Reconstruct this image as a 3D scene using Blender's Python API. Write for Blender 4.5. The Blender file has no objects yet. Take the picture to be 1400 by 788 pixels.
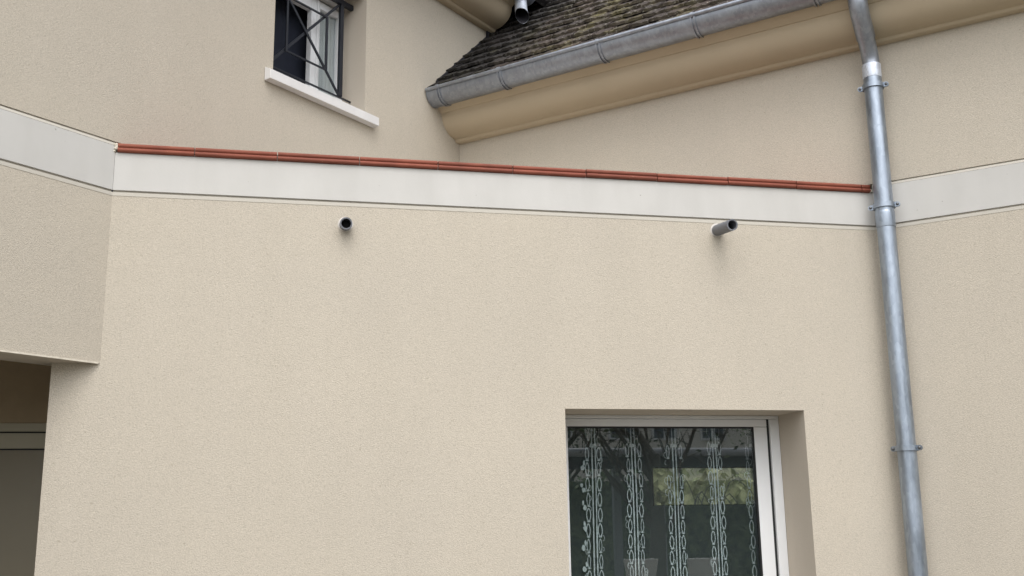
import bpy, bmesh, math, random
from mathutils import Vector, Matrix, noise
random.seed(7)
SC = bpy.context.scene
COL = SC.collection
R = math.radians
EYE = 1.6                                    # eye height above the garden ground

# ------------------------------------------------------------------ camera, sky, sun, exposure
cam_d = bpy.data.cameras.new('camera'); cam = bpy.data.objects.new('camera', cam_d); COL.objects.link(cam)
cam_d.sensor_fit = 'HORIZONTAL'; cam_d.sensor_width = 36.0; cam_d.lens = 36.262
cam_d.clip_start = 0.05; cam_d.clip_end = 2000
p_, r_ = R(12.498), R(-0.868)
fw = Vector((0, math.cos(p_), math.sin(p_))); rt = Vector((1, 0, 0)); up = rt.cross(fw)
rt2 = rt*math.cos(r_) + up*math.sin(r_); up2 = -rt*math.sin(r_) + up*math.cos(r_)
M4 = Matrix((rt2, up2, -fw)).transposed().to_4x4(); M4.translation = (0, 0, EYE)
cam.matrix_world = M4
SC.camera = cam

SUN_EL, SUN_AZ = R(55), R(174)               # azimuth clockwise from +Y: behind the viewer
world = bpy.data.worlds.new('World'); SC.world = world; world.use_nodes = True
wn = world.node_tree.nodes; wl = world.node_tree.links; wn.clear()
sky_n = wn.new('ShaderNodeTexSky'); sky_n.sky_type = 'NISHITA'; sky_n.sun_disc = False
sky_n.sun_elevation = SUN_EL; sky_n.sun_rotation = SUN_AZ; sky_n.dust_density = 3.0; sky_n.air_density = 1.0
hs = wn.new('ShaderNodeHueSaturation'); hs.inputs['Saturation'].default_value = 0.22
bg = wn.new('ShaderNodeBackground'); bg.inputs['Strength'].default_value = 0.15
wo = wn.new('ShaderNodeOutputWorld')
wl.new(sky_n.outputs[0], hs.inputs['Color']); wl.new(hs.outputs[0], bg.inputs['Color']); wl.new(bg.outputs[0], wo.inputs['Surface'])
sd = bpy.data.lights.new('sun', 'SUN'); sd.energy = 0.5; sd.angle = R(75); sd.color = (1, 0.985, 0.955)
sun = bpy.data.objects.new('sun', sd); COL.objects.link(sun)
sdir = Vector((math.sin(SUN_AZ)*math.cos(SUN_EL), math.cos(SUN_AZ)*math.cos(SUN_EL), math.sin(SUN_EL)))
sun.rotation_euler = sdir.to_track_quat('Z', 'Y').to_euler(); sun.location = sdir*30
SC.view_settings.view_transform = 'Standard'; SC.view_settings.look = 'None'
SC.view_settings.exposure = 1.0; SC.view_settings.gamma = 1.0

# ------------------------------------------------------------------ wall frames: s along the wall, o out of it, z from eye level
class Frame:
    def __init__(f, o, u):
        f.o = Vector((o[0], o[1], 0)); f.u = Vector((u[0], u[1], 0)); f.n = Vector((u[1], -u[0], 0))
    def __call__(f, s, o, z): return f.o + f.u*s + f.n*o + Vector((0, 0, z + EYE))
FW = Frame((-2.2825, 5.6483), (0.978035, 0.208442))      # terrace wall, s=0 at its left corner
FL = Frame((-0.4315, 8.3868), (0.559994, 0.828497))      # left wing, s=0 at the inner corner
FR = Frame((-0.4315, 8.3868), (0.855997, -0.516981))     # right wing
WLEN, LC, RC = 4.826, -3.3054, 3.3514
ZG0, ZG1, ZBT = 1.851, 1.863, 2.091

# ------------------------------------------------------------------ materials
def mat(name):
    m = bpy.data.materials.new(name); m.use_nodes = True
    nt = m.node_tree; return m, nt, nt.nodes['Principled BSDF']
def nd(nt, t, **k):
    n = nt.nodes.new(t)
    for a, v in k.items():
        if a in n.inputs: n.inputs[a].default_value = v
        else: setattr(n, a, v)
    return n
def coords(nt, scale=(1, 1, 1)):
    g = nd(nt, 'ShaderNodeNewGeometry'); mp = nd(nt, 'ShaderNodeMapping'); mp.inputs['Scale'].default_value = scale
    nt.links.new(g.outputs['Position'], mp.inputs['Vector']); return mp.outputs[0]
def ramp(nt, fac, stops):
    r = nd(nt, 'ShaderNodeValToRGB'); e = r.color_ramp.elements
    while len(e) < len(stops): e.new(0.5)
    for el, (p, c) in zip(e, stops): el.position = p; el.color = (*c, 1)
    nt.links.new(fac, r.inputs[0]); return r.outputs[0]
def mixc(nt, a, b, fac, mode='MIX'):
    m = nd(nt, 'ShaderNodeMix', data_type='RGBA', blend_type=mode)
    for sock, v in ((m.inputs[0], fac), (m.inputs[6], a), (m.inputs[7], b)):
        if hasattr(v, 'is_linked') or isinstance(v, bpy.types.NodeSocket): nt.links.new(v, sock)
        else: sock.default_value = v if isinstance(v, float) else (*v, 1)
    return m.outputs[2]
def noisef(nt, scale, vec, detail=2.0, rough=0.5):
    n = nd(nt, 'ShaderNodeTexNoise'); n.inputs['Scale'].default_value = scale; n.inputs['Detail'].default_value = detail
    n.inputs['Roughness'].default_value = rough; nt.links.new(vec, n.inputs['Vector']); return n.outputs['Fac']
def bump(nt, b, h, strength, dist):
    bn = nd(nt, 'ShaderNodeBump'); bn.inputs['Strength'].default_value = strength; bn.inputs['Distance'].default_value = dist
    nt.links.new(h, bn.inputs['Height']); nt.links.new(bn.outputs[0], b.inputs['Normal'])
def scl(c, k): return tuple(x*k for x in c)

def stucco(name, c, grain=1.0):
    m, nt, b = mat(name); v = coords(nt, (1, 1, 1.5)); v1 = coords(nt); v2 = coords(nt, (1, 1, 0.18))
    fine = noisef(nt, 122, v, 3, 0.65)
    col = ramp(nt, fine, [(0.30, scl(c, 1-0.17*grain)), (0.5, c), (0.72, scl(c, 1+0.13*grain))])
    big = noisef(nt, 1.3, v1, 4, 0.6)
    col = mixc(nt, col, ramp(nt, big, [(0.3, (0.975, 0.975, 0.975)), (0.7, (1.018, 1.015, 1.005))]), 1.0, 'MULTIPLY')
    st = noisef(nt, 4.5, v2, 3, 0.6)
    col = mixc(nt, col, ramp(nt, st, [(0.35, (0.985, 0.985, 0.982)), (0.62, (1.005, 1.005, 1.005))]), 1.0, 'MULTIPLY')
    # sparse darker pits of the scraped render
    pit = noisef(nt, 62, v1, 1, 0.5)
    col = mixc(nt, col, ramp(nt, pit, [(0.24, (0.86, 0.85, 0.83)), (0.29, (1, 1, 1))]), grain, 'MULTIPLY')
    nt.links.new(col, b.inputs['Base Color']); b.inputs['Roughness'].default_value = 0.95
    b.inputs['Specular IOR Level'].default_value = 0.15
    bump(nt, b, fine, 0.6*grain, 0.005)
    return m
def plain(name, c, rough=0.6, var=0.06, scale=3.0, spec=0.4, metal=0.0, bmp=0.0, bscale=40):
    m, nt, b = mat(name); v = coords(nt)
    f = noisef(nt, scale, v, 4, 0.6)
    nt.links.new(ramp(nt, f, [(0.3, scl(c, 1-var)), (0.7, scl(c, 1+var))]), b.inputs['Base Color'])
    b.inputs['Roughness'].default_value = rough; b.inputs['Specular IOR Level'].default_value = spec
    b.inputs['Metallic'].default_value = metal
    if bmp: bump(nt, b, noisef(nt, bscale, v, 3), bmp, 0.004)
    return m
STUC = (0.485, 0.438, 0.367)
M_stucco = stucco('beige_render', STUC)
M_margin = stucco('smooth_render_margin', (0.51, 0.48, 0.425), 0.25)
M_reveal = stucco('reveal_render', (0.475, 0.425, 0.36), 0.25)
M_cornice = stucco('cornice_render', (0.475, 0.395, 0.285), 0.12)
M_cream = plain('rough_edge_mortar', (0.62, 0.57, 0.48), 0.9, 0.12, 30)
M_mortar = plain('white_mortar', (0.60, 0.57, 0.53), 0.95, 0.12, 25)
def band_paint():
    m, nt, b = mat('pale_band_paint'); v = coords(nt); v2 = coords(nt, (1, 1, 0.25))
    f = noisef(nt, 2.2, v, 4, 0.6); c = (0.525, 0.513, 0.488)
    col = ramp(nt, f, [(0.3, scl(c, 0.955)), (0.7, scl(c, 1.03))])
    sp = noisef(nt, 38, v, 1); col = mixc(nt, col, ramp(nt, sp, [(0.17, (0.62, 0.60, 0.56)), (0.21, (1, 1, 1))]), 1.0, 'MULTIPLY')
    st = noisef(nt, 7, v2, 3); col = mixc(nt, col, ramp(nt, st, [(0.32, (0.96, 0.96, 0.955)), (0.6, (1.01, 1.01, 1.01))]), 1.0, 'MULTIPLY')
    nt.links.new(col, b.inputs['Base Color']); b.inputs['Roughness'].default_value = 0.85; b.inputs['Specular IOR Level'].default_value = 0.2
    bump(nt, b, noisef(nt, 70, v, 3), 0.12, 0.003)
    return m
M_band = band_paint()
M_sill = plain('pale_sill_stone', (0.66, 0.65, 0.64), 0.7, 0.05, 6, bmp=0.1)
M_white = plain('white_frame_plastic', (0.70, 0.71, 0.72), 0.35, 0.02, 3)
M_black = plain('rubber_and_bore_shade', (0.012, 0.013, 0.014), 0.6, 0.1)
M_grille = plain('dark_navy_paint', (0.012, 0.014, 0.020), 0.38, 0.15, 12)
M_pvc = plain('grey_pipe_plastic', (0.15, 0.155, 0.172), 0.5, 0.06, 14)
M_bolt = plain('bolt_steel', (0.16, 0.165, 0.17), 0.4, 0.1, 20, metal=0.9)
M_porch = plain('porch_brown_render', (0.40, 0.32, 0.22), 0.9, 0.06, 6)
M_porchframe = plain('porch_frame_shaded', (0.46, 0.44, 0.35), 0.5, 0.03)  # white door frame with the porch shade put into its colour
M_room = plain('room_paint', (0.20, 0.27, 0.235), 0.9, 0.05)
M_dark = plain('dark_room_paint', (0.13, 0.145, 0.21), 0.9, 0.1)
M_deck = plain('roof_underlay', (0.02, 0.018, 0.016), 0.9, 0.1)
M_lead_shade = plain('lead_and_shade', (0.022, 0.022, 0.028), 0.6, 0.2, 12)  # lead of the flashing; also stands in for shade at eave and spout
def zinc(name, c, rough, metal=0.85, k=1.0):
    m, nt, b = mat(name); v = coords(nt); v2 = coords(nt, (1, 1, 0.35))
    vo = nd(nt, 'ShaderNodeTexVoronoi'); vo.inputs['Scale'].default_value = 55; nt.links.new(v2, vo.inputs['Vector'])
    a = noisef(nt, 9, v2, 5, 0.65)
    col = ramp(nt, a, [(0.3, scl(c, 1-0.22*k)), (0.55, c), (0.75, scl(c, 1+0.22*k))])
    sp = nd(nt, 'ShaderNodeSeparateColor'); nt.links.new(vo.outputs['Color'], sp.inputs[0])
    col = mixc(nt, col, ramp(nt, sp.outputs[0], [(0.0, (0.90, 0.905, 0.915)), (0.6, (1, 1, 1)), (1.0, (1.10, 1.10, 1.095))]), 1.0, 'MULTIPLY')
    nt.links.new(col, b.inputs['Base Color']); b.inputs['Metallic'].default_value = metal
    mr = nd(nt, 'ShaderNodeMapRange'); mr.inputs['From Min'].default_value = 0.3; mr.inputs['From Max'].default_value = 0.7; mr.inputs['To Min'].default_value = rough-0.13*k; mr.inputs['To Max'].default_value = rough+0.16*k
    nt.links.new(a, mr.inputs['Value']); nt.links.new(mr.outputs[0], b.inputs['Roughness'])
    bump(nt, b, noisef(nt, 14, v, 2), 0.08, 0.004)
    return m
M_zinc = zinc('galvanised_zinc', (0.325, 0.37, 0.43), 0.40, 0.8, 1.1)
M_gutter = zinc('weathered_zinc', (0.34, 0.365, 0.41), 0.43, 0.8, 0.7)
M_spout = zinc('bright_zinc', (0.70, 0.75, 0.84), 0.34, 0.45)
def terracotta():
    m, nt, b = mat('terracotta'); v = coords(nt); oi = nd(nt, 'ShaderNodeObjectInfo')
    f = noisef(nt, 9, v, 4, 0.6)
    col = ramp(nt, f, [(0.28, (0.175, 0.047, 0.027)), (0.55, (0.215, 0.059, 0.034)), (0.78, (0.245, 0.074, 0.042))])
    col = mixc(nt, col, ramp(nt, oi.outputs['Random'], [(0, (0.86, 0.84, 0.82)), (1, (1.12, 1.08, 1.05))]), 1.0, 'MULTIPLY')
    sp = noisef(nt, 60, v, 2); col = mixc(nt, col, ramp(nt, sp, [(0.70, (0, 0, 0)), (0.80, (0.12, 0.10, 0.08))]), 1.0, 'ADD')
    nt.links.new(col, b.inputs['Base Color']); b.inputs['Roughness'].default_value = 0.75
    bump(nt, b, noisef(nt, 90, v, 3), 0.2, 0.002); return m
M_terra = terracotta()
def roof_mat():
    m, nt, b = mat('mossy_roof_tile'); v = coords(nt); oi = nd(nt, 'ShaderNodeObjectInfo')
    f = noisef(nt, 22, v, 4, 0.65)
    col = ramp(nt, f, [(0.3, (0.019, 0.0135, 0.0115)), (0.55, (0.044, 0.032, 0.026)), (0.75, (0.078, 0.060, 0.048))])
    col = mixc(nt, col, ramp(nt, oi.outputs['Random'], [(0, (0.72, 0.72, 0.74)), (0.5, (1, 0.97, 0.95)), (1, (1.3, 1.2, 1.12))]), 1.0, 'MULTIPLY')
    ms = noisef(nt, 3.2, v, 4, 0.7)
    mask = ramp(nt, ms, [(0.52, (0, 0, 0)), (0.66, (0.8, 0.8, 0.8))])
    sep = nd(nt, 'ShaderNodeSeparateColor'); nt.links.new(mask, sep.inputs[0])
    col = mixc(nt, col, (0.105, 0.090, 0.024), sep.outputs[0])
    li = noisef(nt, 52, v, 2, 0.5); lm = ramp(nt, li, [(0.64, (0, 0, 0)), (0.70, (0.9, 0.9, 0.9))])
    s2 = nd(nt, 'ShaderNodeSeparateColor'); nt.links.new(lm, s2.inputs[0])
    col = mixc(nt, col, (0.36, 0.34, 0.29), s2.outputs[0])
    # lighter grey-green lower edge: light on the tile fronts painted into the colour
    tc = nd(nt, 'ShaderNodeTexCoord'); sx = nd(nt, 'ShaderNodeSeparateXYZ'); nt.links.new(tc.outputs['Object'], sx.inputs[0])
    ed = nd(nt, 'ShaderNodeMath', operation='MULTIPLY_ADD'); ed.inputs[1].default_value = 0.09; nt.links.new(f, ed.inputs[0]); nt.links.new(sx.outputs['Y'], ed.inputs[2])
    em = ramp(nt, ed.outputs[0], [(0.038, (0.42, 0.42, 0.42)), (0.070, (0, 0, 0))]); s3 = nd(nt, 'ShaderNodeSeparateColor'); nt.links.new(em, s3.inputs[0])
    col = mixc(nt, col, (0.12, 0.105, 0.070), s3.outputs[0])
    # eave shade and damp dirt painted into the tiles along the left wing
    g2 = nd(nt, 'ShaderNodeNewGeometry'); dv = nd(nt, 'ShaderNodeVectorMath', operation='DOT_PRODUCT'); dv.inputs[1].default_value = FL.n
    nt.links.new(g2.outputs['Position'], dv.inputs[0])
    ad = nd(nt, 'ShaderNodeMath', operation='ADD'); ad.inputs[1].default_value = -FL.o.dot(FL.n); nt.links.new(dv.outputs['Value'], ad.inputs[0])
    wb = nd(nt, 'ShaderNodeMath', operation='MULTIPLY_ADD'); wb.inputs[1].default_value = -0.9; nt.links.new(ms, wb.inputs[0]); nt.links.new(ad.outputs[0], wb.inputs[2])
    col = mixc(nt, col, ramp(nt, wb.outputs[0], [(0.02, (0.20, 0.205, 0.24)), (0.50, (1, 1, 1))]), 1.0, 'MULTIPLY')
    nt.links.new(col, b.inputs['Base Color']); b.inputs['Roughness'].default_value = 0.9
    bump(nt, b, f, 0.8, 0.012); return m
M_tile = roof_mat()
def glass(name, tint=(0.80, 0.88, 0.86), boost=1.6, rough=0.0):
    m = bpy.data.materials.new(name); m.use_nodes = True; nt = m.node_tree; nt.nodes.clear()
    lw_ = nd(nt, 'ShaderNodeLayerWeight'); lw_.inputs['Blend'].default_value = 0.5      # Schlick reflectance of a thin sheet
    pw = nd(nt, 'ShaderNodeMath', operation='POWER'); pw.inputs[1].default_value = 5.0; nt.links.new(lw_.outputs['Facing'], pw.inputs[0])
    fr = nd(nt, 'ShaderNodeMath', operation='MULTIPLY_ADD'); fr.inputs[1].default_value = 0.96; fr.inputs[2].default_value = 0.042; nt.links.new(pw.outputs[0], fr.inputs[0])
    mu = nd(nt, 'ShaderNodeMath', operation='MULTIPLY', use_clamp=True); mu.inputs[1].default_value = boost
    tr = nd(nt, 'ShaderNodeBsdfTransparent'); tr.inputs[0].default_value = (*tint, 1)
    gl = nd(nt, 'ShaderNodeBsdfGlossy'); gl.inputs['Roughness'].default_value = rough
    mx = nd(nt, 'ShaderNodeMixShader'); out = nd(nt, 'ShaderNodeOutputMaterial')
    nt.links.new(fr.outputs[0], mu.inputs[0]); nt.links.new(mu.outputs[0], mx.inputs[0])
    nt.links.new(tr.outputs[0], mx.inputs[1]); nt.links.new(gl.outputs[0], mx.inputs[2]); nt.links.new(mx.outputs[0], out.inputs[0])
    return m
M_glass = glass('window_glass', (0.90, 0.935, 0.935), 3.0)
M_glass_up = glass('upper_window_glass', (0.93, 0.945, 0.95), 1.2)
def net():
    m = bpy.data.materials.new('sheer_net'); m.use_nodes = True; nt = m.node_tree; nt.nodes.clear()
    tr = nd(nt, 'ShaderNodeBsdfTransparent'); df = nd(nt, 'ShaderNodeBsdfDiffuse'); df.inputs[0].default_value = (0.6, 0.65, 0.65, 1)
    mx = nd(nt, 'ShaderNodeMixShader'); mx.inputs[0].default_value = 0.11; out = nd(nt, 'ShaderNodeOutputMaterial')
    nt.links.new(tr.outputs[0], mx.inputs[1]); nt.links.new(df.outputs[0], mx.inputs[2]); nt.links.new(mx.outputs[0], out.inputs[0])
    return m
M_net = net()
M_lace = plain('white_lace_thread', (0.60, 0.64, 0.65), 0.9, 0.03)
M_sheer = plain('pale_curtain_cloth', (0.52, 0.545, 0.54), 0.9, 0.05, 5)
def leafm(name, c1, c2):
    m, nt, b = mat(name); v = coords(nt); f = noisef(nt, 6, v, 3)
    nt.links.new(ramp(nt, f, [(0.35, c1), (0.65, c2)]), b.inputs['Base Color']); b.inputs['Roughness'].default_value = 0.6; return m
M_leaf_dark = leafm('dark_hedge_leaf', (0.04, 0.07, 0.025), (0.26, 0.36, 0.15))
M_leaf_yel = leafm('yellow_green_leaf', (0.15, 0.155, 0.06), (0.46, 0.45, 0.24))
M_leaf_mid = leafm('tree_leaf', (0.04, 0.06, 0.025), (0.10, 0.13, 0.05))
M_bark = plain('bark', (0.09, 0.075, 0.06), 0.95, 0.2, 12)
M_ground = plain('gravel_ground', (0.20, 0.19, 0.165), 0.95, 0.15, 8, bmp=0.4)
M_house = stucco('opposite_house_render', (0.78, 0.75, 0.69), 0.2)
M_shut = plain('blue_grey_paint', (0.12, 0.14, 0.17), 0.5)
M_post = plain('grey_post_paint', (0.33, 0.36, 0.40), 0.5)
M_slate = plain('slate_roof', (0.07, 0.07, 0.08), 0.8, 0.2, 5)
M_chair = plain('white_garden_plastic', (0.75, 0.75, 0.73), 0.45, 0.02)
M_wood = plain('dark_timber', (0.06, 0.05, 0.045), 0.7, 0.2, 9)

# ------------------------------------------------------------------ mesh helpers
class MB:
    def __init__(m): m.v = []; m.f = []; m.mi = []
    def quad(m, pts, mi=0):
        i = len(m.v); m.v += [Vector(p) for p in pts]; m.f.append(tuple(range(i, i+len(pts)))); m.mi.append(mi)
    def box(m, F, s0, s1, o0, o1, z0, z1, mi=0):
        i = len(m.v); m.v += [F(s, o, z) for z in (z0, z1) for s, o in ((s0, o0), (s1, o0), (s1, o1), (s0, o1))]
        for f in ((0, 1, 2, 3), (7, 6, 5, 4), (0, 4, 5, 1), (1, 5, 6, 2), (2, 6, 7, 3), (3, 7, 4, 0)):
            m.f.append(tuple(i+k for k in f)); m.mi.append(mi)
    def extrude(m, F, prof, s0, s1, caps=True, mi=0, n=1):
        """profile of (o, z) points swept along s"""
        i = len(m.v); k = len(prof)
        for j in range(n+1):
            s = s0+(s1-s0)*j/n; m.v += [F(s, o, z) for o, z in prof]
        for j in range(n):
            for a in range(k):
                b = (a+1) % k
                m.f.append((i+j*k+a, i+j*k+b, i+(j+1)*k+b, i+(j+1)*k+a)); m.mi.append(mi)
        if caps:
            m.f.append(tuple(i+a for a in range(k))); m.mi.append(mi)
            m.f.append(tuple(i+n*k+a for a in reversed(range(k)))); m.mi.append(mi)
    def bar(m, a, b, w, h, upv=Vector((0, 0, 1)), mi=0):
        a = Vector(a); b = Vector(b); d = (b-a).normalized(); x = d.cross(upv).normalized(); y = x.cross(d).normalized()
        i = len(m.v)
        for p in (a, b): m.v += [p+x*w/2*sx+y*h/2*sy for sx, sy in ((-1, -1), (1, -1), (1, 1), (-1, 1))]
        for f in ((0, 1, 2, 3), (7, 6, 5, 4), (0, 4, 5, 1), (1, 5, 6, 2), (2, 6, 7, 3), (3, 7, 4, 0)):
            m.f.append(tuple(i+k for k in f)); m.mi.append(mi)
    def tube(m, path, rad, seg=24, caps=(True, True), mi=0):
        path = [Vector(p) for p in path]
        if not hasattr(rad, '__len__'): rad = [rad]*len(path)
        t0 = (path[1]-path[0]).normalized(); ref = Vector((0, 0, 1)) if abs(t0.z) < 0.9 else Vector((1, 0, 0))
        x = t0.cross(ref).normalized(); i0 = len(m.v)
        for k, p in enumerate(path):
            t = (path[min(k+1, len(path)-1)]-path[max(k-1, 0)]).normalized()
            x = (x-t*x.dot(t)).normalized(); y = t.cross(x)
            for q in range(seg):
                a = 2*math.pi*q/seg; m.v.append(p+(x*math.cos(a)+y*math.sin(a))*rad[k])
        for k in range(len(path)-1):
            for q in range(seg):
                q2 = (q+1) % seg
                m.f.append((i0+k*seg+q, i0+k*seg+q2, i0+(k+1)*seg+q2, i0+(k+1)*seg+q)); m.mi.append(mi)
        if caps[0]: m.f.append(tuple(i0+q for q in reversed(range(seg)))); m.mi.append(mi)
        if caps[1]: m.f.append(tuple(i0+(len(path)-1)*seg+q for q in range(seg))); m.mi.append(mi)
    def build(m, name, mats, parent=None, smooth=False, bevel=0.0, origin=None):
        if not isinstance(mats, (list, tuple)): mats = [mats]
        base = parent_loc(parent) if origin is None else Vector(origin)
        me = bpy.data.meshes.new(name); me.from_pydata([tuple(v-base) for v in m.v], [], m.f)
        for mm in mats: me.materials.append(mm)
        me.polygons.foreach_set('material_index', m.mi)
        bm = bmesh.new(); bm.from_mesh(me); bmesh.ops.remove_doubles(bm, verts=bm.verts, dist=1e-5)
        bmesh.ops.recalc_face_normals(bm, faces=bm.faces); bm.to_mesh(me); bm.free()
        if smooth:
            me.polygons.foreach_set('use_smooth', [True]*len(me.polygons)); me.set_sharp_from_angle(angle=R(38))
        me.update()
        o = bpy.data.objects.new(name, me); COL.objects.link(o)
        if parent: o.parent = parent
        else: o.location = base
        if bevel:
            b = o.modifiers.new('bevel', 'BEVEL'); b.width = bevel; b.segments = 2; b.limit_method = 'ANGLE'; b.angle_limit = R(40)
        return o
def parent_loc(p):
    v = Vector((0, 0, 0))
    while p is not None: v += p.location; p = p.parent
    return v
def tag(o, label, cat, group=None):
    o['label'] = label; o['category'] = cat; o['kind'] = 'thing'
    if group: o['group'] = group
    return o
def thing(name, label, cat, loc, group=None):
    o = bpy.data.objects.new(name, None); COL.objects.link(o); o.location = loc; o.empty_display_size = 0.1
    return tag(o, label, cat, group)
def panel(F, sb, rows, holes, back):
    """a wall slab: sb = s breaks, rows = [(z0, z1, front offset, material index)], holes = {(column, row)}"""
    m = MB(); nc, nr = len(sb)-1, len(rows)
    solid = lambda c, r: 0 <= c < nc and 0 <= r < nr and (c, r) not in holes
    for r, (z0, z1, of, mi) in enumerate(rows):
        for c in range(nc):
            if not solid(c, r): continue
            a, b = sb[c], sb[c+1]
            m.quad([F(a, of, z0), F(b, of, z0), F(b, of, z1), F(a, of, z1)], mi)
            m.quad([F(a, back, z0), F(a, back, z1), F(b, back, z1), F(b, back, z0)], mi)
            mr = 2
            if not solid(c-1, r): m.quad([F(a, of, z0), F(a, of, z1), F(a, back, z1), F(a, back, z0)], mr)
            if not solid(c+1, r): m.quad([F(b, of, z0), F(b, back, z0), F(b, back, z1), F(b, of, z1)], mr)
            for rr, z in ((r-1, z0), (r+1, z1)):
                ob = rows[rr][2] if solid(c, rr) else back
                if abs(ob-of) > 1e-6: m.quad([F(a, of, z), F(b, of, z), F(b, ob, z), F(a, ob, z)], mi if ob > back else mr)
    return m

# ------------------------------------------------------------------ setting
g = MB(); g.quad([(-400, -400, 0), (400, -400, 0), (400, 400, 0), (-400, 400, 0)])
ground = g.build('ground', M_ground); ground['kind'] = 'structure'

# ------------------------------------------------------------------ terrace wall (W)
SW0, SW1, ZWB, ZWT = 2.648, 4.203, -0.62, 0.628
tw = thing('terrace_wall', 'long beige rendered wall in the middle, pale band and thin terracotta coping along its top', 'wall', FW(2.4, 0, -EYE))
m = panel(FW, [-0.25, 0.0, SW0, SW1, WLEN+0.03], [(-EYE, ZWB, 0, 0), (ZWB, ZWT, 0, 0), (ZWT, 0.86, 0, 0), (0.86, ZG0-0.021, 0, 0), (ZG0-0.021, ZG0, 0.002, 1), (ZG0, 2.085, -0.011, 1)],
          {(2, 1), (0, 3), (0, 4), (0, 5)}, -0.42)
m.build('wall', [M_stucco, M_margin, M_reveal], tw)
m = MB(); m.box(FW, 0.0, WLEN, -0.010, 0.003, ZG1, ZBT-0.001); m.build('band', M_band, tw, bevel=0.002)
# coping: ten half-round edge tiles over a mortar bed
def roll(c_o, c_z, r, a0, a1, n):
    return [(c_o+r*math.cos(R(a0+(a1-a0)*k/n)), c_z+r*math.sin(R(a0+(a1-a0)*k/n))) for k in range(n+1)]
prof = [(-0.30, 2.092)] + roll(0.014, 2.1045, 0.0125, -90, 70, 6) + roll(0.010, 2.1305, 0.0135, -70, 90, 6) + [(-0.30, 2.144)]
joints = [0.012, 0.441, 0.914, 1.400, 1.877, 2.347, 2.820, 3.294, 3.779, 4.262, 4.735, 4.802]
for a, b in zip(joints, joints[1:]):
    m = MB(); j = random.uniform(-0.0018, 0.0018); dz = random.uniform(-0.0012, 0.0012)
    m.extrude(FW, [(o+j, z+dz) for o, z in prof], a+0.0028, b-0.0028); m.build('coping_tile', M_terra, tw, smooth=True)
m = MB(); m.box(FW, 0.02, 4.80, -0.31, 0.004, 2.0925, 2.128); m.build('mortar_bed', plain('grey_joint_mortar', (0.30, 0.26, 0.23), 0.95, 0.2, 20), tw)
for s, o, z, r in ((0.004, 0.008, 2.135, 0.014), (0.006, 0.012, 2.112, 0.013), (0.012, 0.010, 2.124, 0.010), (4.806, 0.012, 2.102, 0.012), (-0.002, 0.006, 2.098, 0.009)):
    m = MB(); bmv = bmesh.new(); bmesh.ops.create_icosphere(bmv, subdivisions=1, radius=r)
    i = len(m.v); c = FW(s, o, z)
    m.v += [c+v.co*random.uniform(0.8, 1.25) for v in bmv.verts]; bmv.verts.index_update()
    for f in bmv.faces: m.f.append(tuple(i+v.index for v in f.verts)); m.mi.append(0)
    bmv.free(); m.build('mortar_dab', M_cream, tw, smooth=True)
m = MB()    # flat terrace roof behind the parapet, out of sight from below
ra = [FW(-0.05, -0.30, 1.75), FW(WLEN+0.05, -0.30, 1.75), FR(-0.05, -0.05, 1.75)]
rb = [p+Vector((0, 0, 0.08)) for p in ra]
m.quad(ra); m.quad(rb[::-1])
for i in range(3): m.quad([ra[i], ra[(i+1) % 3], rb[(i+1) % 3], rb[i]])
m.build('terrace_slab', M_mortar, tw)
# room behind the lower window
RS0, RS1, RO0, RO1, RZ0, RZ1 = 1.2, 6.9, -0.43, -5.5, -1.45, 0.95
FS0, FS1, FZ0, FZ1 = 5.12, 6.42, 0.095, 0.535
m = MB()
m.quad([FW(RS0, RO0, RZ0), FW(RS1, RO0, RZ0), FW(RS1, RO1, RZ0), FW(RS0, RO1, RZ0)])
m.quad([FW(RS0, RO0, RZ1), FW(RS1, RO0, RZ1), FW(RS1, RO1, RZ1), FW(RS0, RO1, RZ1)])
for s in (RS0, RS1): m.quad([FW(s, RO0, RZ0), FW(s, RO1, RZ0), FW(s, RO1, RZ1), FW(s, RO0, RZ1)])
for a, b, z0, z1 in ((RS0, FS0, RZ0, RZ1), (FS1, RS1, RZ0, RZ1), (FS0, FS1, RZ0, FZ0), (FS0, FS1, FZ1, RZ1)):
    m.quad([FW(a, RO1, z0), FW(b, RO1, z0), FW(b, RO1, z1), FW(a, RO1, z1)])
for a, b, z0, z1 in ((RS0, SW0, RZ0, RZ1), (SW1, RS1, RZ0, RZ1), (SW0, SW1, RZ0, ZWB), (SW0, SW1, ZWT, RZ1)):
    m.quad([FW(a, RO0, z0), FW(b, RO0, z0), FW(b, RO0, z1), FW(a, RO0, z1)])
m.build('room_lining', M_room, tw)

# ------------------------------------------------------------------ left wing (L)
OS0, OS1, OZ0, OZ1 = -2.135, -1.200, 3.020, 4.000
BEAM, LEND, ZSOF, ZLC, ZRC = -0.285, -9.0, 0.860, 4.344, 3.128
lw = thing('house_wing', 'left house wing, beige render with a pale band, overhanging the dark porch opening', 'house wing', FL(-5, 0, -EYE))
rowsL = [(ZSOF, ZG0-0.021, 0, 0), (ZG0-0.021, ZG0, 0.002, 1), (ZG0, 2.156, -0.011, 1), (2.156, OZ0, 0, 0), (OZ0, OZ1, 0, 0), (OZ1, 5.0, 0, 0)]
m = panel(FL, [LEND, LC, OS0, OS1, 2.2], rowsL, {(1, 0), (2, 0), (3, 0), (1, 1), (2, 1), (3, 1), (1, 2), (2, 2), (3, 2), (2, 4)}, BEAM)
m.build('wall', [M_stucco, M_margin, M_reveal], lw)
m = MB(); m.box(FL, LEND, LC-0.002, -0.010, 0.003, ZG1, 2.130); m.build('band', M_band, lw, bevel=0.002)
m = MB(); m.extrude(FL, [(-0.010, 2.131), (0.003, 2.131), (-0.002, 2.147), (-0.010, 2.147)], LEND, LC-0.001); m.build('band_edge', M_margin, lw)
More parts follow.
